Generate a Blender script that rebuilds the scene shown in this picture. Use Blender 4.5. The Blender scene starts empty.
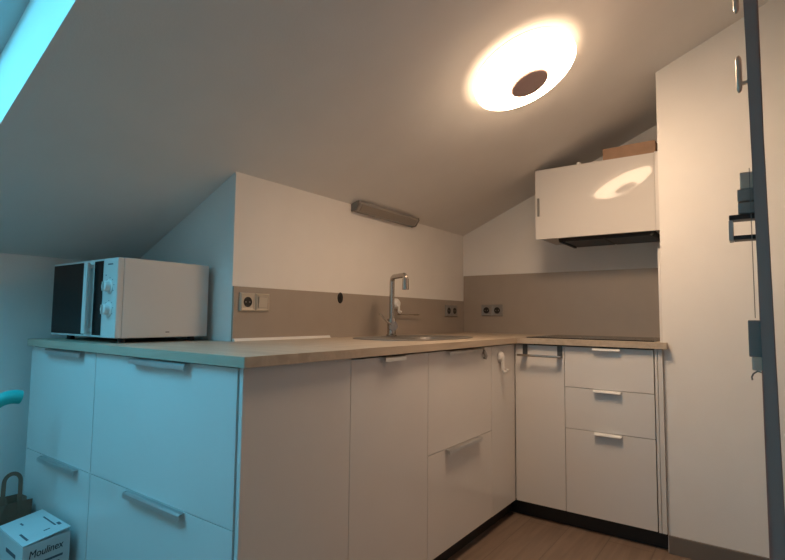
import bpy, bmesh, math, random
from mathutils import Vector, Matrix
random.seed(3)
S = bpy.context.scene
COL = S.collection

# ------------------------------------------------------------------ camera
cam = bpy.data.cameras.new('camera'); camo = bpy.data.objects.new('camera', cam); COL.objects.link(camo)
R_ = Vector((0.5852834, -0.8107611, 0.0104758)); U_ = Vector((-0.0648801, -0.0339503, 0.9973154)); F_ = Vector((0.8082289, 0.5843918, 0.0724728))
M_ = Matrix((R_, U_, -F_)).transposed().to_4x4(); M_.translation = Vector((-2.57051, -1.05916, 1.01457))
camo.matrix_world = M_
cam.sensor_fit = 'HORIZONTAL'; cam.sensor_width = 36.0; cam.lens = 36.0*509.18/785.0
cam.clip_start = 0.02
S.camera = camo

# ------------------------------------------------------------------ world (cyan-blue evening sky) and exposure
SKY_STRENGTH = 6.3
LAMP = 31.0
w = bpy.data.worlds.new('world'); S.world = w; w.use_nodes = True
nt = w.node_tree; nt.nodes.clear()
tc = nt.nodes.new('ShaderNodeTexCoord'); sx = nt.nodes.new('ShaderNodeSeparateXYZ'); rp = nt.nodes.new('ShaderNodeValToRGB')
bg = nt.nodes.new('ShaderNodeBackground'); ou = nt.nodes.new('ShaderNodeOutputWorld')
rp.color_ramp.elements[0].color = (.11, .60, .84, 1); rp.color_ramp.elements[1].color = (.13, .65, 1.0, 1)
nt.links.new(tc.outputs['Generated'], sx.inputs[0]); nt.links.new(sx.outputs['Z'], rp.inputs[0])
nt.links.new(rp.outputs[0], bg.inputs[0]); nt.links.new(bg.outputs[0], ou.inputs[0]); bg.inputs[1].default_value = SKY_STRENGTH
vs = S.view_settings
vs.view_transform = 'Standard'; vs.look = 'None'; vs.gamma = 1; vs.exposure = 0.66; vs.use_curve_mapping = False

SL = -0.433; ZC0 = 1.5928; YW = 0.636
def zc(y): return ZC0 + SL*(y-YW)
NS = Vector((0, SL, -1)).normalized()        # downward ceiling normal
ES = Vector((0, 1, SL)).normalized()
SKX0, SKX1, SKY0, SKY1 = -3.20, -2.073, 0.10, 1.17
# portal over the skylight opening
pl_ = bpy.data.lights.new('skylight_portal', 'AREA'); pl_.shape = 'RECTANGLE'; pl_.size = SKX1-SKX0; pl_.size_y = (SKY1-SKY0)/0.918
pl_.cycles.is_portal = True
po = bpy.data.objects.new('skylight_portal', pl_); COL.objects.link(po)
ym = (SKY0+SKY1)/2
mm = Matrix((Vector((1, 0, 0)), -ES, -NS)).transposed().to_4x4()
if mm.to_3x3().determinant() < 0: mm = Matrix((Vector((1, 0, 0)), ES, -NS)).transposed().to_4x4()
mm.translation = Vector(((SKX0+SKX1)/2, ym, zc(ym))) - NS*0.40
po.matrix_world = mm

# ------------------------------------------------------------------ materials
MATS = {}
def mat(name, col, rough=.5, metal=0, bump=0, bscale=40, var=0, vscale=6, spec=.5, coat=0, emit=None, es=0, stretch=(1, 1, 1), aniso=0):
    if name in MATS: return MATS[name]
    m = bpy.data.materials.new(name); m.use_nodes = True; n = m.node_tree; b = n.nodes['Principled BSDF']
    b.inputs['Base Color'].default_value = (*col, 1); b.inputs['Roughness'].default_value = rough; b.inputs['Metallic'].default_value = metal
    b.inputs['Specular IOR Level'].default_value = spec; b.inputs['Coat Weight'].default_value = coat; b.inputs['Coat Roughness'].default_value = .03
    t = n.nodes.new('ShaderNodeTexCoord'); mp = n.nodes.new('ShaderNodeMapping'); mp.inputs['Scale'].default_value = stretch
    n.links.new(t.outputs['Object'], mp.inputs[0])
    if var:
        nz = n.nodes.new('ShaderNodeTexNoise'); nz.inputs['Scale'].default_value = vscale; nz.inputs['Detail'].default_value = 5
        n.links.new(mp.outputs[0], nz.inputs[0])
        r = n.nodes.new('ShaderNodeValToRGB'); r.color_ramp.elements[0].position = .3; r.color_ramp.elements[1].position = .7
        r.color_ramp.elements[0].color = tuple(c*(1-var) for c in col)+(1,); r.color_ramp.elements[1].color = tuple(min(1, c*(1+var)) for c in col)+(1,)
        n.links.new(nz.outputs[0], r.inputs[0]); n.links.new(r.outputs[0], b.inputs['Base Color'])
    if bump:
        nz = n.nodes.new('ShaderNodeTexNoise'); nz.inputs['Scale'].default_value = bscale; nz.inputs['Detail'].default_value = 3
        n.links.new(mp.outputs[0], nz.inputs[0])
        bp = n.nodes.new('ShaderNodeBump'); bp.inputs['Strength'].default_value = bump; bp.inputs['Distance'].default_value = .002
        n.links.new(nz.outputs[0], bp.inputs['Height']); n.links.new(bp.outputs[0], b.inputs['Normal'])
    if emit: b.inputs['Emission Color'].default_value = (*emit, 1); b.inputs['Emission Strength'].default_value = es
    MATS[name] = m; return m
paint = mat('wall_paint', (.83, .81, .785), .9, bump=.25, bscale=180, var=.015, spec=.2)
ceilp = mat('ceiling_paint', (.80, .78, .755), .92, bump=.25, bscale=160, var=.015, spec=.15)
gloss = mat('gloss_white_front', (.74, .72, .70), .09, var=.01, spec=.35)
satin = mat('satin_white_panel', (.72, .695, .67), .32, var=.01, spec=.4)
carc = mat('carcass_white', (.62, .61, .60), .5, var=.01)
splash = mat('taupe_splashback', (.375, .325, .28), .3, var=.02, vscale=10, spec=.4)
metal = mat('brushed_aluminium', (.62, .62, .62), .32, 1, var=.03, vscale=60)
chrome = mat('chrome', (.50, .46, .42), .24, 1, var=.01)
steel = mat('stainless_steel', (.34, .32, .30), .6, 1, var=.05, vscale=50)
darkp = mat('dark_plinth', (.018, .016, .016), .5, var=.1)
black = mat('black_plastic', (.012, .012, .013), .4, var=.1)
glassb = mat('black_glass', (.004, .004, .005), .12, var=.05, spec=.15)
whitep = mat('white_plastic', (.78, .77, .75), .3, var=.01)
mwwhite = mat('microwave_white', (.66, .64, .62), .38, var=.01)
greyp = mat('grey_plastic', (.22, .21, .20), .45, var=.05)
lgrey = mat('light_grey_plastic', (.45, .44, .42), .4, var=.04)
champ = mat('champagne_plastic', (.56, .50, .42), .28, .35, var=.03)
sockg = mat('socket_grey_metal', (.30, .29, .28), .35, .4, var=.03)
cardb = mat('brown_cardboard', (.38, .24, .16), .8, var=.08, vscale=20, bump=.2)
kraft = mat('dark_kraft_paper', (.24, .145, .10), .85, var=.2, vscale=9, bump=.4, bscale=30)
wcard = mat('printed_white_card', (.66, .66, .66), .6, var=.03, vscale=8)
ink = mat('dark_ink', (.03, .03, .04), .6, var=.05)
inkg = mat('grey_ink', (.12, .12, .14), .6, var=.05)
teal = mat('turquoise_plastic', (.03, .52, .50), .3, var=.02)
doorg = mat('grey_blue_door_edge', (.34, .22, .20), .45, var=.04)
badge = mat('grey_lamp_cap', (.55, .40, .38), .4, var=.04)
basb = mat('taupe_baseboard', (.17, .145, .125), .5, var=.04)
framem = mat('window_frame_white', (.55, .56, .57), .4, var=.02)
rubber = mat('dark_seal', (.02, .02, .022), .7, var=.05)
diff = mat('lamp_diffuser', (.9, .85, .8), .4, emit=(1.0, .705, .46), es=LAMP)

rimm = mat('lamp_diffuser_rim', (.9, .85, .8), .4, emit=(1.0, .70, .45), es=LAMP*.13)

def wood(name, c1, c2, axis, rough, plank=None):
    m = bpy.data.materials.new(name); m.use_nodes = True; n = m.node_tree; b = n.nodes['Principled BSDF']; b.inputs['Roughness'].default_value = rough
    b.inputs['Specular IOR Level'].default_value = .35
    t = n.nodes.new('ShaderNodeTexCoord'); mp = n.nodes.new('ShaderNodeMapping')
    mp.inputs['Scale'].default_value = (1.2, 14, 14) if axis == 'x' else (14, 1.2, 14)
    n.links.new(t.outputs['Object'], mp.inputs[0])
    nz = n.nodes.new('ShaderNodeTexNoise'); nz.inputs['Scale'].default_value = 2.2; nz.inputs['Detail'].default_value = 8; nz.inputs['Distortion'].default_value = .6
    n.links.new(mp.outputs[0], nz.inputs[0])
    r = n.nodes.new('ShaderNodeValToRGB'); r.color_ramp.elements[0].position = .32; r.color_ramp.elements[1].position = .68
    r.color_ramp.elements[0].color = (*c1, 1); r.color_ramp.elements[1].color = (*c2, 1)
    n.links.new(nz.outputs[0], r.inputs[0]); out = r.outputs[0]
    if plank:
        br = n.nodes.new('ShaderNodeTexBrick'); br.inputs['Scale'].default_value = 1; br.inputs['Brick Width'].default_value = 1.25; br.inputs['Row Height'].default_value = .19
        br.inputs['Mortar Size'].default_value = .0022; br.inputs['Color1'].default_value = (.95, .95, .95, 1); br.inputs['Color2'].default_value = (1.04, 1.03, 1.02, 1); br.inputs['Mortar'].default_value = (.7, .68, .66, 1)
        n.links.new(t.outputs['Object'], br.inputs[0])
        mx = n.nodes.new('ShaderNodeMix'); mx.data_type = 'RGBA'; mx.blend_type = 'MULTIPLY'; mx.inputs['Factor'].default_value = 1
        n.links.new(out, mx.inputs['A']); n.links.new(br.outputs['Color'], mx.inputs['B']); out = mx.outputs['Result']
    n.links.new(out, b.inputs['Base Color']); MATS[name] = m; return m
topw = wood('pale_wood_worktop', (.41, .33, .255), (.52, .43, .335), 'x', .38)
topwy = wood('pale_wood_worktop_cross', (.41, .33, .255), (.52, .43, .335), 'y', .38)
floorw = wood('laminate_floor', (.16, .112, .085), (.22, .160, .122), 'x', .5, True)

# ------------------------------------------------------------------ mesh helpers
class MB:
    def __init__(s): s.b = bmesh.new()
    def box(s, x0, x1, y0, y1, z0, z1, bev=0, seg=2):
        t = bmesh.new()
        vs_ = [t.verts.new((x, y, z)) for z in (z0, z1) for y in (y0, y1) for x in (x0, x1)]
        for f in ((0, 2, 3, 1), (4, 5, 7, 6), (0, 1, 5, 4), (2, 6, 7, 3), (0, 4, 6, 2), (1, 3, 7, 5)): t.faces.new([vs_[i] for i in f])
        if bev: bmesh.ops.bevel(t, geom=t.edges[:], offset=bev, segments=seg, affect='EDGES', profile=.7)
        s.merge(t); return s
    def merge(s, t, m=None):
        if m is not None: bmesh.ops.transform(t, matrix=m, verts=t.verts[:])
        me = bpy.data.meshes.new('tmp'); t.to_mesh(me); t.free(); s.b.from_mesh(me); bpy.data.meshes.remove(me)
    def prism(s, pts, axis, a0, a1, bev=0):
        """pts 2D; axis 'x': pts are (y,z); 'y': (x,z); 'z': (x,y)"""
        def P(p, a): return {'x': (a, p[0], p[1]), 'y': (p[0], a, p[1]), 'z': (p[0], p[1], a)}[axis]
        t = bmesh.new(); A = [t.verts.new(P(p, a0)) for p in pts]; B = [t.verts.new(P(p, a1)) for p in pts]
        t.faces.new(A); t.faces.new(B[::-1]); n = len(pts)
        for i in range(n): t.faces.new((A[i], B[i], B[(i+1) % n], A[(i+1) % n]))
        bmesh.ops.recalc_face_normals(t, faces=t.faces[:])
        if bev: bmesh.ops.bevel(t, geom=t.edges[:], offset=bev, segments=2, affect='EDGES')
        s.merge(t); return s
    def cyl(s, p0, p1, r0, r1=None, n=24, bev=0):
        p0 = Vector(p0); p1 = Vector(p1); r1 = r0 if r1 is None else r1
        t = bmesh.new(); bmesh.ops.create_cone(t, cap_ends=True, segments=n, radius1=r0, radius2=r1, depth=(p1-p0).length)
        if bev:
            es = [e for e in t.edges if len(e.link_faces) == 2 and any(len(f.verts) > 4 for f in e.link_faces)]
            bmesh.ops.bevel(t, geom=es, offset=bev, segments=2, affect='EDGES')
        q = (p1-p0).to_track_quat('Z', 'Y').to_matrix().to_4x4(); q.translation = (p0+p1)/2
        s.merge(t, q); return s
    def tube(s, pts, r, n=14, cap=True):
        pts = [Vector(p) for p in pts]; t = bmesh.new(); rings = []
        rr = r if isinstance(r, (list, tuple)) else [r]*len(pts)
        up = None
        for i, p in enumerate(pts):
            d = (pts[min(i+1, len(pts)-1)]-pts[max(i-1, 0)]).normalized()
            if up is None: up = d.orthogonal().normalized()
            up = (up-d*up.dot(d)).normalized(); sd = d.cross(up)
            rings.append([t.verts.new(p+(up*math.cos(a)+sd*math.sin(a))*rr[i]) for a in [2*math.pi*k/n for k in range(n)]])
        for a, b in zip(rings, rings[1:]):
            for k in range(n): t.faces.new((a[k], a[(k+1) % n], b[(k+1) % n], b[k]))
        if cap: t.faces.new(rings[0][::-1]); t.faces.new(rings[-1])
        bmesh.ops.recalc_face_normals(t, faces=t.faces[:])
        s.merge(t); return s
    def lathe(s, prof, o, ax, n=64):
        """prof (r,h): h along ax from o"""
        o = Vector(o); ax = Vector(ax).normalized(); a = ax.orthogonal().normalized(); b = ax.cross(a); t = bmesh.new(); rings = []
        for r, h in prof:
            if r < 1e-6: rings.append([t.verts.new(o+ax*h)])
            else: rings.append([t.verts.new(o+ax*h+(a*math.cos(q)+b*math.sin(q))*r) for q in [2*math.pi*k/n for k in range(n)]])
        for A, B in zip(rings, rings[1:]):
            for k in range(n):
                k2 = (k+1) % n
                if len(A) == 1 and len(B) == 1: continue
                if len(A) == 1: t.faces.new((A[0], B[k], B[k2]))
                elif len(B) == 1: t.faces.new((A[k], A[k2], B[0]))
                else: t.faces.new((A[k], A[k2], B[k2], B[k]))
        bmesh.ops.recalc_face_normals(t, faces=t.faces[:]); s.merge(t); return s
    def squash(s, cx, k):
        for v in s.b.verts: v.co.x = cx+(v.co.x-cx)*k
        return s
    def cells(s, xs, ys, skip, z0, z1, fz=None):
        t = bmesh.new(); V = {}
        top = fz or (lambda y: 0)
        def v(i, j, k):
            if (i, j, k) not in V: V[i, j, k] = t.verts.new((xs[i], ys[j], (z0, z1)[k]+top(ys[j])))
            return V[i, j, k]
        on = {(i, j) for i in range(len(xs)-1) for j in range(len(ys)-1) if not skip(i, j)}
        for i, j in on:
            t.faces.new((v(i, j, 0), v(i, j+1, 0), v(i+1, j+1, 0), v(i+1, j, 0))); t.faces.new((v(i, j, 1), v(i+1, j, 1), v(i+1, j+1, 1), v(i, j+1, 1)))
            if (i-1, j) not in on: t.faces.new((v(i, j, 0), v(i, j, 1), v(i, j+1, 1), v(i, j+1, 0)))
            if (i+1, j) not in on: t.faces.new((v(i+1, j, 0), v(i+1, j+1, 0), v(i+1, j+1, 1), v(i+1, j, 1)))
            if (i, j-1) not in on: t.faces.new((v(i, j, 0), v(i+1, j, 0), v(i+1, j, 1), v(i, j, 1)))
            if (i, j+1) not in on: t.faces.new((v(i, j+1, 0), v(i, j+1, 1), v(i+1, j+1, 1), v(i+1, j+1, 0)))
        bmesh.ops.recalc_face_normals(t, faces=t.faces[:]); s.merge(t); return s
    def build(s, name, m, parent=None, smooth=False, **tags):
        me = bpy.data.meshes.new(name); 
        loc = Vector((0, 0, 0))
        if parent is not None:
            q = parent
            while q is not None: loc += q.location; q = q.parent
        else:
            c = [v.co for v in s.b.verts]; loc = Vector(((min(v.x for v in c)+max(v.x for v in c))/2, (min(v.y for v in c)+max(v.y for v in c))/2, min(v.z for v in c)))
        bmesh.ops.translate(s.b, vec=-loc, verts=s.b.verts[:])
        s.b.to_mesh(me); s.b.free(); me.materials.append(m)
        if smooth:
            for p in me.polygons: p.use_smooth = True
            try: me.set_sharp_from_angle(angle=math.radians(38))
            except Exception: pass
        o = bpy.data.objects.new(name, me); COL.objects.link(o)
        if parent is not None: o.parent = parent
        else: o.location = loc
        for k, v in tags.items(): o[k] = v
        return o
def thing(name, loc, label, cat, group=None):
    o = bpy.data.objects.new(name, None); o.empty_display_size = .05; COL.objects.link(o); o.location = loc; o['label'] = label; o['category'] = cat
    if group: o['group'] = group
    return o
def text(body, size, m, name, parent, mw, align='LEFT', ext=.0004, sx=1, shear=0):
    c = bpy.data.curves.new(name, 'FONT'); c.body = body; c.size = size; c.extrude = ext; c.align_x = align; c.shear = shear; c.offset = 0
    t = bpy.data.objects.new('tmp_text', c); COL.objects.link(t)
    bpy.context.view_layer.update()
    dg = bpy.context.evaluated_depsgraph_get(); me = bpy.data.meshes.new_from_object(t.evaluated_get(dg))
    bpy.data.objects.remove(t); bpy.data.curves.remove(c)
    loc = Vector((0, 0, 0)); q = parent
    while q is not None: loc += q.location; q = q.parent
    me.transform(Matrix.Translation(-loc) @ mw @ Matrix.Diagonal((sx, 1, 1, 1)))
    me.materials.clear(); me.materials.append(m)
    o = bpy.data.objects.new(name, me); COL.objects.link(o); o.parent = parent; return o
def frame(origin, xdir, ydir):
    x = Vector(xdir).normalized(); y = Vector(ydir).normalized(); z = x.cross(y); m = Matrix((x, y, z)).transposed().to_4x4(); m.translation = Vector(origin); return m
st = dict(kind='structure')

# ------------------------------------------------------------------ room shell
XL, XR = -3.45, .625; YF, YN = 1.415, -1.75
MB().box(XL-.1, 1.0, YN-.1, 1.7, -.1, 0).build('floor', floorw, **st)
xs = [XL-.1, SKX0, SKX1, 1.0]; ys = [YN-.1, SKY0, SKY1, 1.7]
MB().cells(xs, ys, lambda i, j: i == 1 and j == 1, 0, .36, zc).build('ceiling', ceilp, **st)
MB().prism([(YF, 0), (YF, zc(YF)+.02), (YF+.15, zc(YF+.15)+.02), (YF+.15, 0)], 'x', XL-.1, -1.3095).build('wall_far', paint, **st)
MB().prism([(YW, 0), (YW, zc(YW)+.02), (1.6, zc(1.6)+.02), (1.6, 0)], 'x', -1.309, 1.0).build('wall_back', paint, **st)
MB().prism([(-.6962, 0), (-.6962, zc(-.6962)+.02), (YW, zc(YW)+.02), (YW, 0)], 'x', .625, 1.0).build('wall_right', paint, **st)
MB().prism([(YN, 0), (YN, zc(YN)+.02), (-.6965, zc(-.6965)+.02), (-.6965, 0)], 'x', .015, 1.0).build('wall_side', paint, **st)
MB().prism([(YN, 0), (YN, zc(YN)+.02), (YF, zc(YF)+.02), (YF, 0)], 'x', XL-.12, XL).build('wall_left', paint, **st)
MB().box(XL-.1, 1.0, YN-.12, YN, 0, zc(YN)+.02).build('wall_near', paint, **st)
MB().box(.003, .0145, YN+.01, -.700, 0.0, .075, .002).build('baseboard_side', basb, **st)
MB().box(XL, -1.80, 1.402, 1.4145, 0.0, .075, .002).build('baseboard_far', basb, **st)

# skylight: frame, sash, pane sit at the top of the opening
def slant(x0, x1, y0, y1, h0, h1):
    """box in the ceiling's own slanted frame: y along the slope line (ceiling y), h height above ceiling along normal"""
    t = bmesh.new(); V = []
    for h in (h0, h1):
        for y in (y0, y1):
            for x in (x0, x1): V.append(t.verts.new(Vector((x, y, zc(y)))-NS*h))
    for f in ((0, 2, 3, 1), (4, 5, 7, 6), (0, 1, 5, 4), (2, 6, 7, 3), (0, 4, 6, 2), (1, 3, 7, 5)): t.faces.new([V[i] for i in f])
    bmesh.ops.bevel(t, geom=t.edges[:], offset=.003, segments=1, affect='EDGES')
    return t
win = bpy.data.objects.new('window_1', None); COL.objects.link(win); win.location = ((SKX0+SKX1)/2, .63, zc(.63)); win['kind'] = 'structure'
def ring(name, d0, d1, h0, h1, m):
    b = MB()
    b.merge(slant(SKX0+d0, SKX0+d1, SKY0+d0+.05, SKY1-d0+.05, h0, h1)); b.merge(slant(SKX1-d1, SKX1-d0, SKY0+d0+.05, SKY1-d0+.05, h0, h1))
    b.merge(slant(SKX0+d1, SKX1-d1, SKY0+d0+.05, SKY0+d1+.05, h0, h1)); b.merge(slant(SKX0+d1, SKX1-d1, SKY1-d1+.05, SKY1-d0+.05, h0, h1))
    return b.build(name, m, win)
ring('window_frame', -.004, .072, .215, .34, framem)
ring('window_seal', .076, .086, .25, .33, rubber)
ring('window_sash', .087, .145, .255, .335, framem)
gm = bpy.data.materials.new('window_glass'); gm.use_nodes = True; gn = gm.node_tree; gn.nodes.clear()
g1 = gn.nodes.new('ShaderNodeBsdfTransparent'); g2 = gn.nodes.new('ShaderNodeBsdfGlossy'); g2.inputs['Roughness'].default_value = .02
gx = gn.nodes.new('ShaderNodeMixShader'); gx.inputs[0].default_value = .06; go_ = gn.nodes.new('ShaderNodeOutputMaterial'); g1.inputs[0].default_value = (.95, .97, .97, 1)
gn.links.new(g1.outputs[0], gx.inputs[1]); gn.links.new(g2.outputs[0], gx.inputs[2]); gn.links.new(gx.outputs[0], go_.inputs[0])
bmg = MB(); bmg.merge(slant(SKX0+.14, SKX1-.14, SKY0+.19, SKY1-.09, .29, .302)); bmg.build('window_pane', gm, win)

# ------------------------------------------------------------------ door seen edge-on with its fittings
dr = bpy.data.objects.new('door_1', None); COL.objects.link(dr); dr.location = (-1.1, -1.07, 0); dr['kind'] = 'structure'
def leanbox(x0, x1, y0, y1, z0, z1, k=.0095, zr=1.05):
    t = bmesh.new(); V = [t.verts.new((x, y-k*(zr-z), z)) for z in (z0, z1) for y in (y0, y1) for x in (x0, x1)]
    for f in ((0, 2, 3, 1), (4, 5, 7, 6), (0, 1, 5, 4), (2, 6, 7, 3), (0, 4, 6, 2), (1, 3, 7, 5)): t.faces.new([V[i] for i in f])
    bmesh.ops.bevel(t, geom=t.edges[:], offset=.0015, segments=2, affect='EDGES'); return t
b = MB(); b.merge(leanbox(-1.5, -.70, -1.0765, -1.0575, .01, 1.95)); b.build('door_leaf', doorg, dr)
def dpart(name, m, x0, x1, u0, u1, z0, z1, bev=.003):
    return MB().box(x0, x1, u0, u1, z0, z1, bev).build(name, m, dr)
b = MB(); b.tube([(-1.3, -1.0385, z) for z in (1.494, 1.497, 1.503, 1.565, 1.571, 1.574)], [.002, .004, .0055, .0055, .004, .002]); b.box(-1.304, -1.296, -1.057, -1.040, 1.51, 1.516); b.build('pull_handle', champ, dr, True)
b = MB(); b.tube([(-1.3, -1.0385, z) for z in (1.668, 1.671, 1.677, 1.74, 1.748)], [.002, .004, .0055, .0055, .002]); b.box(-1.304, -1.296, -1.057, -1.040, 1.70, 1.706); b.build('pull_handle', champ, dr, True)
dpart('latch_plate', champ, -1.31, -1.29, -1.057, -1.033, 1.286, 1.321)
dpart('latch_box', steel, -1.312, -1.288, -1.057, -1.0275, 1.260, 1.2855)
dpart('latch_box', steel, -1.312, -1.288, -1.057, -1.028, 1.234, 1.2575)
b = MB(); b.box(-1.318, -1.282, -1.058, -1.012, 1.222, 1.232, .002); b.box(-1.318, -1.282, -1.058, -1.019, 1.180, 1.189, .002); b.build('bracket_arm', black, dr)
b = MB(); b.box(-1.318, -1.282, -1.0185, -1.011, 1.179, 1.221, .001); b.build('bracket_plate', lgrey, dr)
dpart('pull_rod', greyp, -1.322, -1.319, -1.0505, -1.049, 1.02, 1.325, 0)
dpart('switch_box', greyp, -1.31, -1.29, -1.059, -1.037, .942, 1.016)
dpart('switch_foot', champ, -1.31, -1.29, -1.060, -1.041, .915, .941)
b = MB(); b.tube([(-1.31, -1.0575, .912), (-1.31, -1.050, .914), (-1.31, -1.043, .909), (-1.31, -1.040, .902), (-1.31, -1.041, .896)], .0016, 8); b.build('hook', greyp, dr, True)
for z in (.35, 1.1, 1.8): MB().cyl((-.697, -1.070, z-.045), (-.697, -1.070, z+.045), .005).build('hinge', steel, dr, True)
MB().box(-.690, -.650, -1.085, -1.055, .001, zc(-1.07)-.006, .002).build('hinge_post', doorg, dr)

# ------------------------------------------------------------------ splashbacks on the walls
MB().box(-1.3085, .613, .626, .6355, .9125, 1.130).build('splashback_panel', splash, label='low taupe splashback strip on the wall behind the sink tap', category='splashback')
MB().box(.613, .6245, -.684, .626, .9125, 1.306).build('splashback_panel', splash, label='tall taupe splashback on the wall behind the hob, below the wall cabinet', category='splashback')
MB().box(.02, .61, -.6955, -.6845, .9125, 1.34, .001).build('side_splash_panel', satin, label='narrow white edge panel standing at the right end of the hob', category='panel')
MB().prism([(.610, .9127), (.6255, .9127), (.6255, .9235), (.616, .9235)], 'x', -1.3085, -.76).build('sealing_strip', whitep, label='thin pale metal strip along the foot of the splashback beside the microwave', category='trim strip')

# ------------------------------------------------------------------ worktops
TZ0, TZ1 = .8845, .9125
b = MB(); b.box(-1.759, -1.3105, -.026, 1.336, TZ0, TZ1, .0015)
b.build('worktop', topwy, label='pale wood worktop of the peninsula, under the white microwave', category='worktop')
b = MB()
SX0, SX1, SY0, SY1 = -.70, -.19, .13, .47
HX0, HX1, HY0, HY1 = .07, .55, -.635, -.07
xs = [-1.310, SX0, SX1, -.022, HX0, HX1, .6125]; ys = [-.7155, HY0, HY1, -.021, SY0, SY1, .6255]
b.cells(xs, ys, lambda i, j: (i < 3 and j < 3) or (i == 1 and j == 4) or (i == 4 and j == 1), TZ0, TZ1)
b.build('worktop', topw, label='pale wood L-shaped worktop holding the sink and the black hob', category='worktop')

# ------------------------------------------------------------------ cabinet parts
def handle(parent, axis, c, a0, a1, ztop, m=metal, dp=.015):
    """edge pull: c = front face plane; protrudes towards -axis"""
    pr = [(c+.006, ztop+.0018), (c-.014, ztop+.0018), (c-.019, ztop-.003), (c-.0205, ztop-dp), (c-.0180, ztop-dp), (c-.0165, ztop-.004), (c-.0130, ztop-.0008), (c+.006, ztop-.0004)]
    return MB().prism(pr, 'y' if axis == 'x' else 'x', a0, a1).build('handle', m, parent)
def front(name, parent, axis, c, a0, a1, z0, z1, th=.018, m=gloss):
    g = .0012
    b = MB()
    if axis == 'x': b.box(c, c+th, a0+g, a1-g, z0+g, z1-g, .0012)
    else: b.box(a0+g, a1-g, c, c+th, z0+g, z1-g, .0012)
    return b.build(name, m, parent)

# blue-lit peninsula cabinets, fronts facing the skylight side
XB = -1.742
def pen(y0, y1, h0, h1, label):
    t = thing('drawer_cabinet', (-1.5, (y0+y1)/2, .08), label, 'cabinet', 'white drawer cabinets of the peninsula')
    MB().box(-1.722, -1.326, y0+.001, y1-.001, .0805, .882).build('body', carc, t)
    for z0, z1 in ((.08, .48), (.48, .8815)):
        d = front('drawer_front', t, 'x', XB, y0, y1, z0, z1)
        handle(d, 'x', XB, h0, h1, z1-.004)
pen(.0205, .7825, .230, .528, 'wide white drawer cabinet with two long handles at the near corner of the peninsula')
pen(.7835, 1.333, .868, 1.165, 'narrower white drawer cabinet of the peninsula, beside the far wall')
MB().box(-1.741, -1.326, .0, .0135, .0, .883, .001).build('cover_panel', satin, label='plain white end panel of the peninsula, facing the room', category='panel')
MB().box(-1.69, -1.675, .016, 1.33, .001, .079).build('plinth', darkp, label='dark plinth under the peninsula drawers', category='plinth')

# sink run (fronts facing the camera side, plane y=0)
X2, X1, X3 = -.285, -.862, -1.3248
t = thing('sink_cabinet', ((X3+X1)/2, .3, .08), 'narrow white cabinet with one tall door and a short top handle, left of the sink', 'cabinet')
MB().box(X3+.001, X1-.001, .02, .58, .0805, .82).build('body', carc, t)
d = front('door', t, 'y', 0.0, X3, X1, .08, .8785); handle(d, 'y', 0.0, -1.165, -1.04, .8765)
t = thing('sink_drawer_cabinet', ((X2+X1)/2, .3, .08), 'white two-drawer cabinet under the sink', 'cabinet')
MB().box(X1+.001, X2-.001, .02, .58, .0805, .74).build('body', carc, t)
for z0, z1 in ((.08, .48), (.48, .8785)):
    d = front('drawer_front', t, 'y', 0.0, X1, X2, z0, z1); handle(d, 'y', 0.0, -.725, -.42, z1-.0035)
MB().box(X2+.001, -.0015, 0.0, .018, .08, .8785, .001).build('corner_filler_panel', gloss, label='plain white filler panel in the inner corner, carrying a small white hook', category='panel')
MB().box(X3, .045, .045, .060, .001, .079).build('plinth', darkp, label='dark plinth under the sink cabinets', category='plinth')

# hob run (plane x=0)
YA, YB = -.259, -.660
t = thing('corner_cabinet', (.3, -.13, .08), 'white corner cabinet with plain door behind the towel rail', 'cabinet')
MB().box(.02, .60, YA+.001, .55, .0805, .86).build('body', carc, t)
front('door', t, 'x', 0.0, YA, -.0035, .08, .8785)
t = thing('hob_drawer_cabinet', (.3, (YA+YB)/2, .08), 'white three-drawer cabinet with short pale handles under the hob', 'cabinet')
MB().box(.02, .60, YB+.001, YA-.001, .0805, .86).build('body', carc, t)
for z0, z1 in ((.08, .48), (.48, .68), (.68, .8785)):
    d = front('drawer_front', t, 'x', 0.0, YB, YA, z0, z1); handle(d, 'x', 0.0, -.52, -.398, z1-.004, whitep, .009)
MB().box(-.002, .60, -.6745, -.6635, .08, .882, .001).build('cover_panel', satin, label='slim white end panel right of the three hob drawers', category='panel')
MB().box(-.002, .60, -.6955, -.6765, .08, .882, .001).build('filler_strip', satin, label='slim white filler strip between the hob cabinets and the side wall', category='filler strip')
MB().box(.045, .060, -.696, .044, .001, .079).build('plinth', darkp, label='dark plinth under the hob cabinets', category='plinth')

# ------------------------------------------------------------------ sink, tap
def srect(cx, cy, hx, hy, z, n=64, e=4.0):
    out = []
    for k in range(n):
        a = 2*math.pi*k/n; c, s_ = math.cos(a), math.sin(a)
        out.append((cx+hx*math.copysign(abs(c)**(2/e), c), cy+hy*math.copysign(abs(s_)**(2/e), s_), z))
    return out
def loft(loops, capend=True):
    b = MB(); t = bmesh.new(); L = [[t.verts.new(p) for p in l] for l in loops]; n = len(L[0])
    for A, B in zip(L, L[1:]):
        for k in range(n): t.faces.new((A[k], A[(k+1) % n], B[(k+1) % n], B[k]))
    if capend: t.faces.new(L[-1])
    bmesh.ops.recalc_face_normals(t, faces=t.faces[:])
    if sum(f.normal.z for f in t.faces) < 0: bmesh.ops.reverse_faces(t, faces=t.faces[:])
    b.merge(t); return b
t = thing('sink', (-.445, .31, .913), 'stainless steel inset sink with a rounded rim in the worktop', 'sink')
Z = .9128
bx, by = -.445, .30
loft([srect(-.465, .32, .335, .215, Z, e=3.2), srect(-.465, .32, .335, .215, Z+.003, e=3.2), srect(-.465, .32, .329, .209, Z+.0045, e=3.2), srect(bx, by, .25, .165, Z+.003, e=4), srect(bx, by, .24, .155, Z-.004, e=4)], False).build('rim', steel, t, True)
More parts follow.
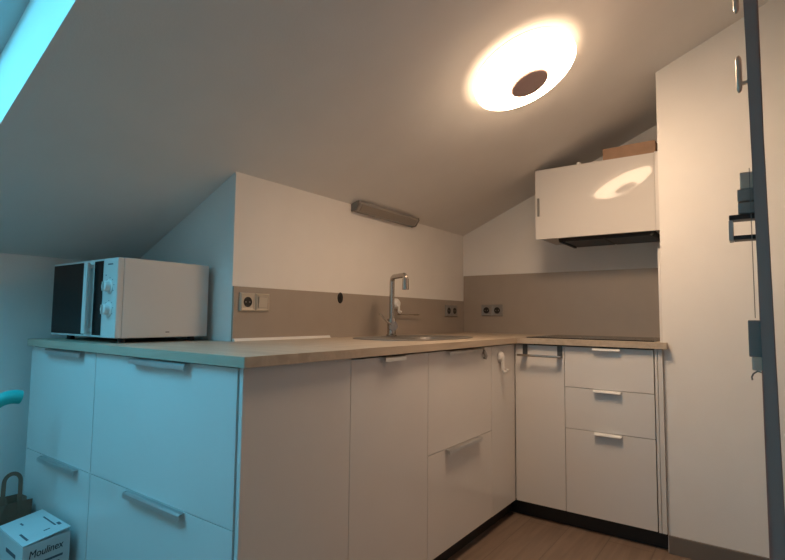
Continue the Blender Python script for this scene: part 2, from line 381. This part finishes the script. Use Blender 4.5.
loft([srect(bx, by, .24, .155, Z-.004), srect(bx, by, .232, .15, Z-.02), srect(bx, by, .215, .135, Z-.135), srect(bx, by, .19, .11, Z-.155), srect(bx, by, .05, .05, Z-.158, e=2)]).build('bowl', steel, t, True)
MB().lathe([(0, .004), (.02, .004), (.034, .003), (.036, .0)], (bx, by, Z-.158), (0, 0, 1), 32).build('drain', chrome, t, True)

fx, fy = -.434, .488; zb = .9175
t = thing('kitchen_tap', (fx, fy, zb), 'tall chrome kitchen tap with an angular spout behind the sink', 'tap')
MB().lathe([(0, 0), (.027, 0), (.027, .006), (.0225, .010), (.0225, .085), (.0215, .088), (0, .088)], (fx, fy, zb), (0, 0, 1), 32).build('base', chrome, t, True)
dirn = Vector((-.512-fx, .35-fy, 0)).normalized(); arm = .158
pts = [Vector((fx, fy, zb+.08)), Vector((fx, fy, 1.195))]
c0 = Vector((fx, fy, 1.195)); 
for k in range(1, 7):
    a = math.pi/2*k/6; pts.append(c0+dirn*(.026*(1-math.cos(a)))+Vector((0, 0, .026*math.sin(a))))
e_ = Vector((fx, fy, 1.221))+dirn*(arm-.02); pts.append(e_)
for k in range(1, 7):
    a = math.pi/2*k/6; pts.append(e_+dirn*(.02*math.sin(a))+Vector((0, 0, -.02*(1-math.cos(a)))))
MB().tube(pts, .013, 18).build('spout', chrome, t, True)
te = pts[-1]; MB().cyl(te+Vector((0, 0, .002)), te-Vector((0, 0, .052)), .0160, .0170, 24, .001).build('spray_head', chrome, t, True)
k0 = Vector((fx, fy, zb+.050)); kd = Vector((-.70, -.71, 0)).normalized()
MB().cyl(k0+kd*.015, k0+kd*.055, .023, None, 28, .002).build('mixer_knob', chrome, t, True)
ks = k0+kd*.045
MB().tube([ks, ks+Vector((-.038, .012, .026)), ks+Vector((-.080, .026, .062))], [.0055, .005, .0045], 12).build('lever', chrome, t, True)

# ------------------------------------------------------------------ hob
t = thing('hob', (.31, -.3525, .9135), 'flat black glass hob set into the worktop under the wall cabinet', 'hob')
MB().box(HX0+.004, HX1-.004, HY0+.004, HY1-.004, .87, .9125).build('casing', black, t)
MB().box(.05, .572, -.655, -.045, .9128, .9172, .0012).build('glass_top', glassb, t)
for z_, r in (((.18, -.2), .09), ((.42, -.2), .075), ((.18, -.50), .075), ((.42, -.50), .105)):
    MB().lathe([(r, .0), (r, .0003), (r-.003, .0003), (r-.003, 0)], (z_[0], z_[1], .9173), (0, 0, 1), 48).build('cooking_zone', greyp, t)
MB().box(.052, .57, -.660, -.6555, .9128, .9205, .001).build('edge_trim', steel, t)

# ------------------------------------------------------------------ sockets and switches
def schuko(parent, o, n, up, size, fm, im):
    """one round-well insert + frame opening at o on a wall, n outwards"""
    o = Vector(o); n = Vector(n); up = Vector(up); sd = up.cross(n)
    h = size/2
    m_ = frame(o, sd, up)
    t = bmesh.new()
    # frame: square ring with bevelled outer edge
    b = MB(); outer = [(-h, -h), (h, -h), (h, h), (-h, h)]
    t = bmesh.new(); r0 = [t.verts.new((x, y, 0)) for x, y in outer]; r1 = [t.verts.new((x*.99, y*.99, .006)) for x, y in outer]
    r2 = [t.verts.new((x*.84, y*.84, .0105)) for x, y in outer]; r3 = [t.verts.new((x*.66, y*.66, .008)) for x, y in outer]
    for A, B in ((r0, r1), (r1, r2), (r2, r3)):
        for k in range(4): t.faces.new((A[k], A[(k+1) % 4], B[(k+1) % 4], B[k]))
    t.faces.new(r3)
    b.merge(t, m_); b.build('frame', fm, parent)
    return m_
def well(parent, m_, r, im):
    b = MB(); b.lathe([(r+.004, .0082), (r+.004, .0098), (r, .0098), (r-.001, .0083), (0, .0083)], m_.translation, m_.col[2].to_3d(), 32); b.build('socket_well', im, parent, True)
    b = MB()
    for s_ in (-1, 1):
        c = m_ @ Vector((s_*.0095, 0, .0083)); e = m_ @ Vector((s_*.0095, 0, .0088)); b.cyl(c, e, .0028, None, 12)
    b.build('pin_hole', sockg, parent)
def double(cx, plane, axis, zc_, size, label, fm, second='socket'):
    if axis == 'y':
        t = thing('wall_socket', (cx, plane, zc_), label, 'socket'); n = (0, -1, 0); A = [(cx-size/2, plane, zc_), (cx+size/2, plane, zc_)]
    else:
        t = thing('wall_socket', (plane, cx, zc_), label, 'socket'); n = (-1, 0, 0); A = [(plane, cx+size/2, zc_), (plane, cx-size/2, zc_)]
    m1 = schuko(t, A[0], n, (0, 0, 1), size, fm, black); well(t, m1, size*.22, black)
    m2 = schuko(t, A[1], n, (0, 0, 1), size, fm, black)
    if second == 'socket': well(t, m2, size*.22, black)
    else:
        b = MB(); tb = bmesh.new(); h = size*.29
        V = [tb.verts.new(p) for p in ((-h, -h, .008), (h, -h, .008), (h, h, .008), (-h, h, .008), (-h, -h, .0105), (h, -h, .0105), (h, h, .014), (-h, h, .014))]
        for f in ((0, 3, 2, 1), (4, 5, 6, 7), (0, 1, 5, 4), (1, 2, 6, 5), (2, 3, 7, 6), (3, 0, 4, 7)): tb.faces.new([V[i] for i in f])
        b.merge(tb, m2); b.build('rocker', fm, t)
        b = MB(); b.merge(slab(-size*.31, size*.31, -size*.31, size*.31, .0081, .0084), m2); b.build('rocker_gap', greyp, t)
    return t
def slab(x0, x1, y0, y1, z0, z1):
    t = bmesh.new(); V = [t.verts.new((x, y, z)) for z in (z0, z1) for y in (y0, y1) for x in (x0, x1)]
    for f in ((0, 2, 3, 1), (4, 5, 7, 6), (0, 1, 5, 4), (2, 6, 7, 3), (0, 4, 6, 2), (1, 3, 7, 5)): t.faces.new([V[i] for i in f])
    return t
double(-1.2085, .6258, 'y', 1.069, .075, 'champagne double wall plate with one socket and a switch, beside the microwave', champ, 'switch')
double(.43, .6258, 'y', 1.060, .078, 'dull grey double socket at the right end of the sink splashback', sockg)
double(.41, .6128, 'x', 1.066, .078, 'dull grey double socket on the tall splashback left of the hob', sockg)
t = thing('cable_outlet', (-.681, .6258, 1.106), 'small round black cable outlet in the splashback between wall switch and tap', 'outlet')
MB().lathe([(0, .0), (.027, .0), (.027, .003), (.024, .005), (.022, .004), (0, .004)], (-.681, .6258, 1.106), (0, -1, 0), 32).squash(-.681, .68).build('cover_ring', black, t, True)
MB().lathe([(0, .0041), (.016, .0041), (.016, .006), (0, .0065)], (-.681, .6258, 1.106), (0, -1, 0), 24).squash(-.681, .72).build('cap', black, t, True)

# small items on the splashback behind the tap
t = thing('suction_hook', (-.212, .6258, 1.06), 'small white suction hook stuck to the splashback just right of the tap', 'hook')
MB().lathe([(0, 0), (.031, 0), (.029, .010), (.018, .022), (0, .025)], (-.208, .6258, 1.090), (0, -1, 0), 28).build('suction_cup', whitep, t, True)
MB().tube([(-.208, .608, 1.085), (-.212, .600, 1.065), (-.216, .598, 1.047), (-.216, .590, 1.040), (-.216, .582, 1.048)], .007, 10).build('hook', whitep, t, True)
t = thing('wall_rail', (-.1, .6258, 1.03), 'thin short chrome rail on the splashback behind the tap', 'rail')
MB().tube([(-.20, .600, 1.030), (.00, .600, 1.030)], .0028, 10).build('rod', chrome, t, True)
for x in (-.185, -.015): MB().cyl((x, .6258, 1.030), (x, .600, 1.030), .004, None, 12).build('mount', chrome, t, True)

# ------------------------------------------------------------------ towel rail, hooks on the cabinet fronts
t = thing('towel_rail', (-.03, -.14, .83), 'slim chrome towel rail hung over the corner cabinet door', 'towel rail')
MB().tube([(-.040, -.030, .826), (-.040, -.252, .826)], .0062, 12).build('bar', chrome, t, True)
for y in (-.058, -.238):
    b = MB(); b.box(-.0032, -.0012, y-.013, y+.013, .826, .8805); b.box(-.042, -.0012, y-.013, y+.013, .820, .830, .001); b.build('strap', mat('dark_steel_strap', (.09, .09, .09), .4, .5, var=.03), t)
t = thing('door_hook', (-.377, -.01, .85), 'tiny dark hanging hook at the top of the sink drawer beside the corner panel', 'hook')
MB().box(-.386, -.368, -.0028, -.0008, .846, .879).build('strap', steel, t)
MB().tube([(-.377, -.003, .862), (-.377, -.010, .850), (-.377, -.015, .838), (-.377, -.012, .828), (-.377, -.006, .832)], .008, 10).build('hook', greyp, t, True)
t = thing('suction_hook', (-.195, -.01, .80), 'white plastic suction hook on the corner filler panel', 'hook')
MB().lathe([(0, 0), (.029, 0), (.027, .010), (.019, .017), (0, .019)], (-.190, -.0005, .822), (0, -1, 0), 28).build('suction_cup', whitep, t, True)
b = MB(); b.box(-.200, -.180, -.024, -.012, .755, .828, .004); b.tube([(-.190, -.018, .785), (-.190, -.018, .762), (-.190, -.026, .750), (-.190, -.037, .752), (-.190, -.041, .764)], .0075, 10); b.build('hook', whitep, t, True)

# ------------------------------------------------------------------ microwave
mx0, mx1, my0, my1, mz0, mz1 = -1.700, -1.338, .750, 1.275, .930, 1.214
t = thing('microwave', ((mx0+mx1)/2, (my0+my1)/2, .9127), 'white microwave with black door window and two dials on the peninsula worktop', 'microwave')
MB().box(mx0+.022, mx1, my0, my1, mz0, mz1, .004, 3).build('housing', mwwhite, t)
yd = .852    # control panel / door boundary
MB().box(mx0, mx0+.0215, my0, yd-.001, mz0+.001, mz1-.001, .003).build('control_panel', mwwhite, t)
dd = MB().box(mx0, mx0+.0215, yd+.001, my1, mz0+.001, mz1-.001, .003).build('door', mwwhite, t)
MB().box(mx0-.0015, mx0+.002, 0.985, my1-.004, mz0+.008, mz1-.008, .001).build('window', glassb, dd)
MB().box(mx0-.0015, mx0+.002, yd+.003, .920, mz0+.008, mz1-.008, .001).build('dark_strip', glassb, dd)
b = MB(); b.box(mx0-.024, mx0-.012, .928, .956, mz0+.012, mz1-.012, .004, 3)
for z in (mz0+.018, mz1-.033): b.box(mx0-.016, mx0+.001, .930, .954, z, z+.015, .002)
b.build('handle', mwwhite, dd)
for z in (1.112, 1.031):
    k = MB().lathe([(.026, 0), (.026, .003), (.019, .005), (.0175, .020), (.015, .022), (0, .022)], (mx0, .803, z), (-1, 0, 0), 32).build('dial', whitep, t, True)
    MB().box(mx0-.026, mx0-.020, .799, .807, z-.016, z+.016, .001).build('dial_grip', lgrey, k)
MB().box(mx0-.0012, mx0+.001, .785, .820, 1.189, 1.1935).build('panel_lettering', inkg, t)
MB().box(mx0-.0012, mx0+.001, .830, .834, 1.150, 1.155).build('panel_mark', inkg, t)
for z in (1.112, 1.031):
    for q in range(-3, 4):
        a = math.radians(40*q+180); yy, zz = .803+.031*math.sin(a), z-.031*math.cos(a); MB().box(mx0-.0009, mx0+.001, yy-.0015, yy+.0015, zz-.0015, zz+.0015).build('dial_mark', inkg, t)
b = MB(); b.box(-1.515, -1.500, my0-.0008, my0+.001, .948, .951); b.build('label_mark', ink, t)
for x in (mx0+.05, mx1-.04):
    for y in (my0+.05, my1-.06): MB().cyl((x, y, .9127), (x, y, mz0+.001), .014, None, 16).build('foot', black, t)

# ------------------------------------------------------------------ wall cabinet with extractor
DT = 1.0; hx = .268; hy0, hy1 = -.642, -.022; hz0, hz1 = 1.467, 1.868
t = thing('wall_cabinet', (.45, -.34, hz0), 'glossy white wall cabinet with a lift-up door above the hob', 'cabinet')
b = MB(); b.box(hx+.020, .6245, hy0+.002, hy1-.002, hz1-.018, hz1); b.box(hx+.020, .6245, hy0+.002, hy0+.020, hz0+.012, hz1-.019); b.box(hx+.020, .6245, hy1-.020, hy1-.002, hz0+.012, hz1-.019); b.box(hx+.020, .6245, hy0+.021, hy1-.021, hz0+.012, hz0+.028)
b.build('body', carc, t)
q_ = .012
b = MB(); b.prism([(hx+q_*DT, hy0), (hx, hy1), (hx+.0175, hy1), (hx+.0175+q_*DT, hy0)], 'z', hz0, hz1+.002, .001)
dd = b.build('door', mat('mirror_gloss_white', (.74, .715, .69), .02, var=.005, spec=.16), t)
MB().box(hx-.006, hx+.0008, -.046, -.034, 1.600, 1.705, .001).build('handle', greyp, dd)
MB().box(hx-.0005, .6245, -.6765, -.6445, hz0-.002, hz1+.003, .001).build('end_panel', satin, t)
t = thing('extractor_hood', (.45, -.34, 1.44), 'slim dark extractor hood built in under the wall cabinet', 'extractor hood')
MB().prism([(hx+.045, 1.456), (hx+.028, 1.476), (.610, 1.476), (.610, 1.456)], 'y', -.630, -.140, .002).build('casing', darkp, t)
for y in (-.604, -.380): MB().box(hx+.055, .60, y, y+.215, 1.4515, 1.4565, .001).build('filter', black, t)
for y in (-.626, -.158): MB().box(hx+.035, .60, y, y+.014, 1.446, 1.4558, .002).build('rail', black, t)

# carton on the cabinet
t = thing('cardboard_box', (.43, -.52, 1.8715), 'flat open brown cardboard carton on top of the wall cabinet', 'box')
cz0, cz1 = 1.8715, 1.934
cx0, cx1, cy0, cy1 = .285, .60, -.648, -.393
b = MB(); b.box(cx0, cx1, cy0, cy1, cz0, cz0+.003); b.box(cx0, cx0+.004, cy0, cy1, cz0+.003, cz1); b.box(cx1-.004, cx1, cy0, cy1, cz0+.003, cz1); b.box(cx0+.004, cx1-.004, cy0, cy0+.004, cz0+.003, cz1); b.box(cx0+.004, cx1-.004, cy1-.004, cy1, cz0+.003, cz1)
b.build('tray', cardb, t)
b = MB(); tb = bmesh.new()
V = [tb.verts.new(p) for p in ((cx0+.006, cy0+.005, cz1+.001), (cx0+.006, cy1-.10, cz1+.001), (cx0+.12, cy1-.10, cz1+.016), (cx0+.12, cy0+.005, cz1+.016), (cx0+.006, cy0+.005, cz1+.004), (cx0+.006, cy1-.10, cz1+.004), (cx0+.12, cy1-.10, cz1+.019), (cx0+.12, cy0+.005, cz1+.019))]
for f in ((0, 3, 2, 1), (4, 5, 6, 7), (0, 1, 5, 4), (1, 2, 6, 5), (2, 3, 7, 6), (3, 0, 4, 7)): tb.faces.new([V[i] for i in f])
b.merge(tb); b.build('flap', cardb, t)
MB().lathe([(0, 0), (.013, 0), (.013, .012), (.010, .017), (0, .018)], (.30, -.262, 1.8705), (0, 0, 1), 20).build('bottle_cap', whitep, smooth=True, label='tiny white cap lying on top of the wall cabinet, left of the carton', category='cap')

# ------------------------------------------------------------------ strip light under the slope
t = thing('strip_light', (-.29, .6355, 1.55), 'grey slanted strip light fixture where the back wall meets the ceiling', 'light fixture')
pr = [(.6355, 1.5560), (.6355, 1.592), (.600, 1.604), (.584, 1.604), (.580, 1.592), (.604, 1.5600)]
MB().prism(pr, 'x', -.588, -.045, .001).build('housing', mat('fixture_grey', (.36, .34, .32), .4, .2, var=.03), t)
MB().prism([(.5815, 1.5905), (.5790, 1.5890), (.6020, 1.5570), (.6045, 1.5590)], 'x', -.570, -.060).build('diffuser_cover', mat('unlit_diffuser', (.30, .27, .24), .35, var=.02), t)
for x0 in (-.5985, -.0445):
    MB().prism([(.6355, 1.5545), (.6355, 1.5925), (.600, 1.6050), (.582, 1.6050), (.578, 1.591), (.602, 1.558)], 'x', x0, x0+.010, .001).build('end_cap', greyp, t)

# ------------------------------------------------------------------ ceiling lamp
lx, ly = -.690, -.322; base = Vector((lx, ly, zc(ly)))
t = thing('ceiling_lamp', base, 'large round lit ceiling lamp with a grey disc at its centre', 'lamp')
MB().lathe([(0, .0008), (.196, .0008), (.199, .004), (.199, .007), (0, .007)], base, NS, 64).build('base_plate', whitep, t, True)
MB().lathe([(.190, .0075), (.203, .008), (.206, .014), (.206, .0385), (.2035, .0400), (.2015, .0385), (.2015, .012)], base, NS, 96).build('diffuser_rim', rimm, t, True)
prof = [(.2005, .038), (.199, .043), (.188, .050), (.168, .0605), (.135, .070), (.10, .0755), (.07, .077), (0, .077)]
MB().lathe(prof, base, NS, 96).build('diffuser', diff, t, True)
MB().lathe([(.076, .0755), (.078, .079), (.073, .084), (.04, .0855), (0, .086)], base, NS, 48).build('centre_disc', badge, t, True)

# ------------------------------------------------------------------ things on the floor by the peninsula
# printed carton, top corners around z=.30
t = thing('appliance_box', (-1.84, .945, 0), 'small white printed appliance carton on the floor beside the peninsula drawers', 'box')
A, B_, C_, D_ = Vector((-1.914, .814, 0)), Vector((-1.768, .841, 0)), Vector((-1.765, 1.083, 0)), Vector((-1.905, 1.055, 0))
b = MB(); tb = bmesh.new(); lo = [tb.verts.new(p+Vector((0, 0, .0008))) for p in (A, B_, C_, D_)]; hi = [tb.verts.new(p+Vector((0, 0, .290))) for p in (A, B_, C_, D_)]
tb.faces.new(lo[::-1]); tb.faces.new(hi)
for k in range(4): tb.faces.new((lo[k], lo[(k+1) % 4], hi[(k+1) % 4], hi[k]))
bmesh.ops.bevel(tb, geom=tb.edges[:], offset=.0015, segments=1, affect='EDGES'); b.merge(tb); b.build('carton', wcard, t)
b = MB(); tb = bmesh.new()
off = (.2925, .303, .303, .2925)
lo = [tb.verts.new(p+Vector((0, 0, h-.0015))) for p, h in zip((A, B_, C_, D_), off)]; hi = [tb.verts.new(p+Vector((0, 0, h+.0015))) for p, h in zip((A, B_, C_, D_), off)]
tb.faces.new(lo[::-1]); tb.faces.new(hi)
for k in range(4): tb.faces.new((lo[k], lo[(k+1) % 4], hi[(k+1) % 4], hi[k]))
b.merge(tb); lid = b.build('lid', wcard, t)
xd = (B_-A).normalized(); yd_ = (D_-A).normalized(); nrm = Vector((xd.y, -xd.x, 0))
fo = A+xd*.018+nrm*.0006
text('Moulinex', .033, ink, 'lettering', t, frame(fo+Vector((0, 0, .248)), xd, (0, 0, 1)), sx=.86, shear=.15)
b = MB()
for (u0, u1, z0, z1) in ((.025, .125, .222, .229), (.03, .115, .205, .211), (.03, .10, .10, .19)): b.merge(slab(u0, u1, z0, z1, -.0002, .0006), frame(A+nrm*.0004, xd, (0, 0, 1)))
b.build('printing', inkg, t)
ms = frame(A-xd*.0004+Vector((0, 0, 0)), -yd_, (0, 0, 1))
b = MB()
b.merge(slab(-.15, -.06, .240, .252, -.0002, .0006), ms)
b.lathe([(0, .0007), (.032, .0007), (.032, 0)], A-xd*.0002+yd_*.10+Vector((0, 0, .185)), -xd, 28)
b.build('side_printing', inkg, t)
lu = (xd*.146+Vector((0, 0, .0105))).normalized(); ml = frame(A+Vector((0, 0, .2942)), lu, yd_)
for (u0, u1, v0, v1) in ((.118, .123, .06, .17), (.128, .138, .05, .075), (.02, .027, .03, .10), (.05, .056, .165, .19), (.08, .10, .05, .056)):
    b = MB(); b.merge(slab(u0, u1, v0, v1, .0001, .0006), ml); b.build('top_printing', inkg, lid)

# paper bag
t = thing('paper_bag', (-1.90, 1.30, 0), 'dark brown paper carrier bag with a looped handle on the floor by the far wall', 'bag')
gx0, gx1, gy0, gy1 = -2.05, -1.762, 1.20, 1.33
b = MB(); tb = bmesh.new(); n = 28
def bagring(z, sc, ph):
    out = []
    P4 = [(gx0, gy0), (gx1, gy0), (gx1, gy1), (gx0, gy1)]
    for k in range(4):
        a, c = P4[k], P4[(k+1) % 4]
        for j in range(7):
            u = j/7; x = a[0]+(c[0]-a[0])*u; y = a[1]+(c[1]-a[1])*u
            wv = .006*math.sin(j*2.1+ph+k)*sc
            out.append((x*1+wv*(k % 2), y+wv*(1-k % 2), z+(.006*math.sin(j*1.3+k*2+ph) if sc > .9 else 0)))
    return out
L = []
for z, sc, ph in ((.001, 0, 0), (.09, .5, 1), (.18, .8, 2), (.312, 1, .5)): L.append([tb.verts.new(p) for p in bagring(z, sc, ph)])
for A_, C2 in zip(L, L[1:]):
    for k in range(28): tb.faces.new((A_[k], A_[(k+1) % 28], C2[(k+1) % 28], C2[k]))
tb.faces.new(L[0][::-1]); b.merge(tb); bag = b.build('bag_body', kraft, t)
sm = bag.modifiers.new('thick', 'SOLIDIFY'); sm.thickness = .002
for yy, hc in ((gy0+.003, -1.824),):
    pts = []
    for k in range(17):
        a = math.pi*k/16; pts.append((hc-.026*math.cos(a), yy, (.392 if yy < 1.25 else .36)+.03*math.sin(a)))
    pts = [(hc-.028, yy, .27)]+pts+[(hc+.028, yy, .27)]
    b = MB(); tb = bmesh.new(); P0 = None
    for p in pts:
        p = Vector(p); zq = .392 if yy < 1.25 else .36; cen = Vector((hc, yy, zq)); q = (p-cen); q = q.normalized() if p.z > zq-.001 else Vector((-1 if p.x < hc else 1, 0, 0))
        ring_ = [tb.verts.new(p+q*a_+Vector((0, c_, 0))) for a_, c_ in ((-.007, -.001), (.007, -.001), (.007, .001), (-.007, .001))]
        if P0:
            for k in range(4): tb.faces.new((P0[k], P0[(k+1) % 4], ring_[(k+1) % 4], ring_[k]))
        P0 = ring_
    bmesh.ops.recalc_face_normals(tb, faces=tb.faces[:]); b.merge(tb); b.build('handle', kraft, t)

# turquoise handle at the left edge
t = thing('turquoise_handle', (-1.985, 1.06, 0), 'bright turquoise curved plastic handle in front of the far wall', 'handle')
pts = [(-1.985, 1.06, .02), (-1.985, 1.06, .2), (-1.98, 1.06, .45), (-1.966, 1.06, .60)]
for k in range(0, 11):
    a = math.radians(176-9*k); pts.append((-1.888+.075*math.cos(a), 1.06, .649+.075*math.sin(a)))
pts += [(-1.875, 1.06, .723), (-1.863, 1.06, .720)]
MB().tube(pts, [.014, .014, .015, .018]+[.02+.0004*k for k in range(11)]+[.0245, .0235], 20).build('grip', teal, t, True)
MB().lathe([(0, 0), (.075, 0), (.07, .012), (.03, .022), (0, .022)], (-1.985, 1.06, .0008), (0, 0, 1), 32).build('foot', teal, t, True)

bpy.context.view_layer.update()
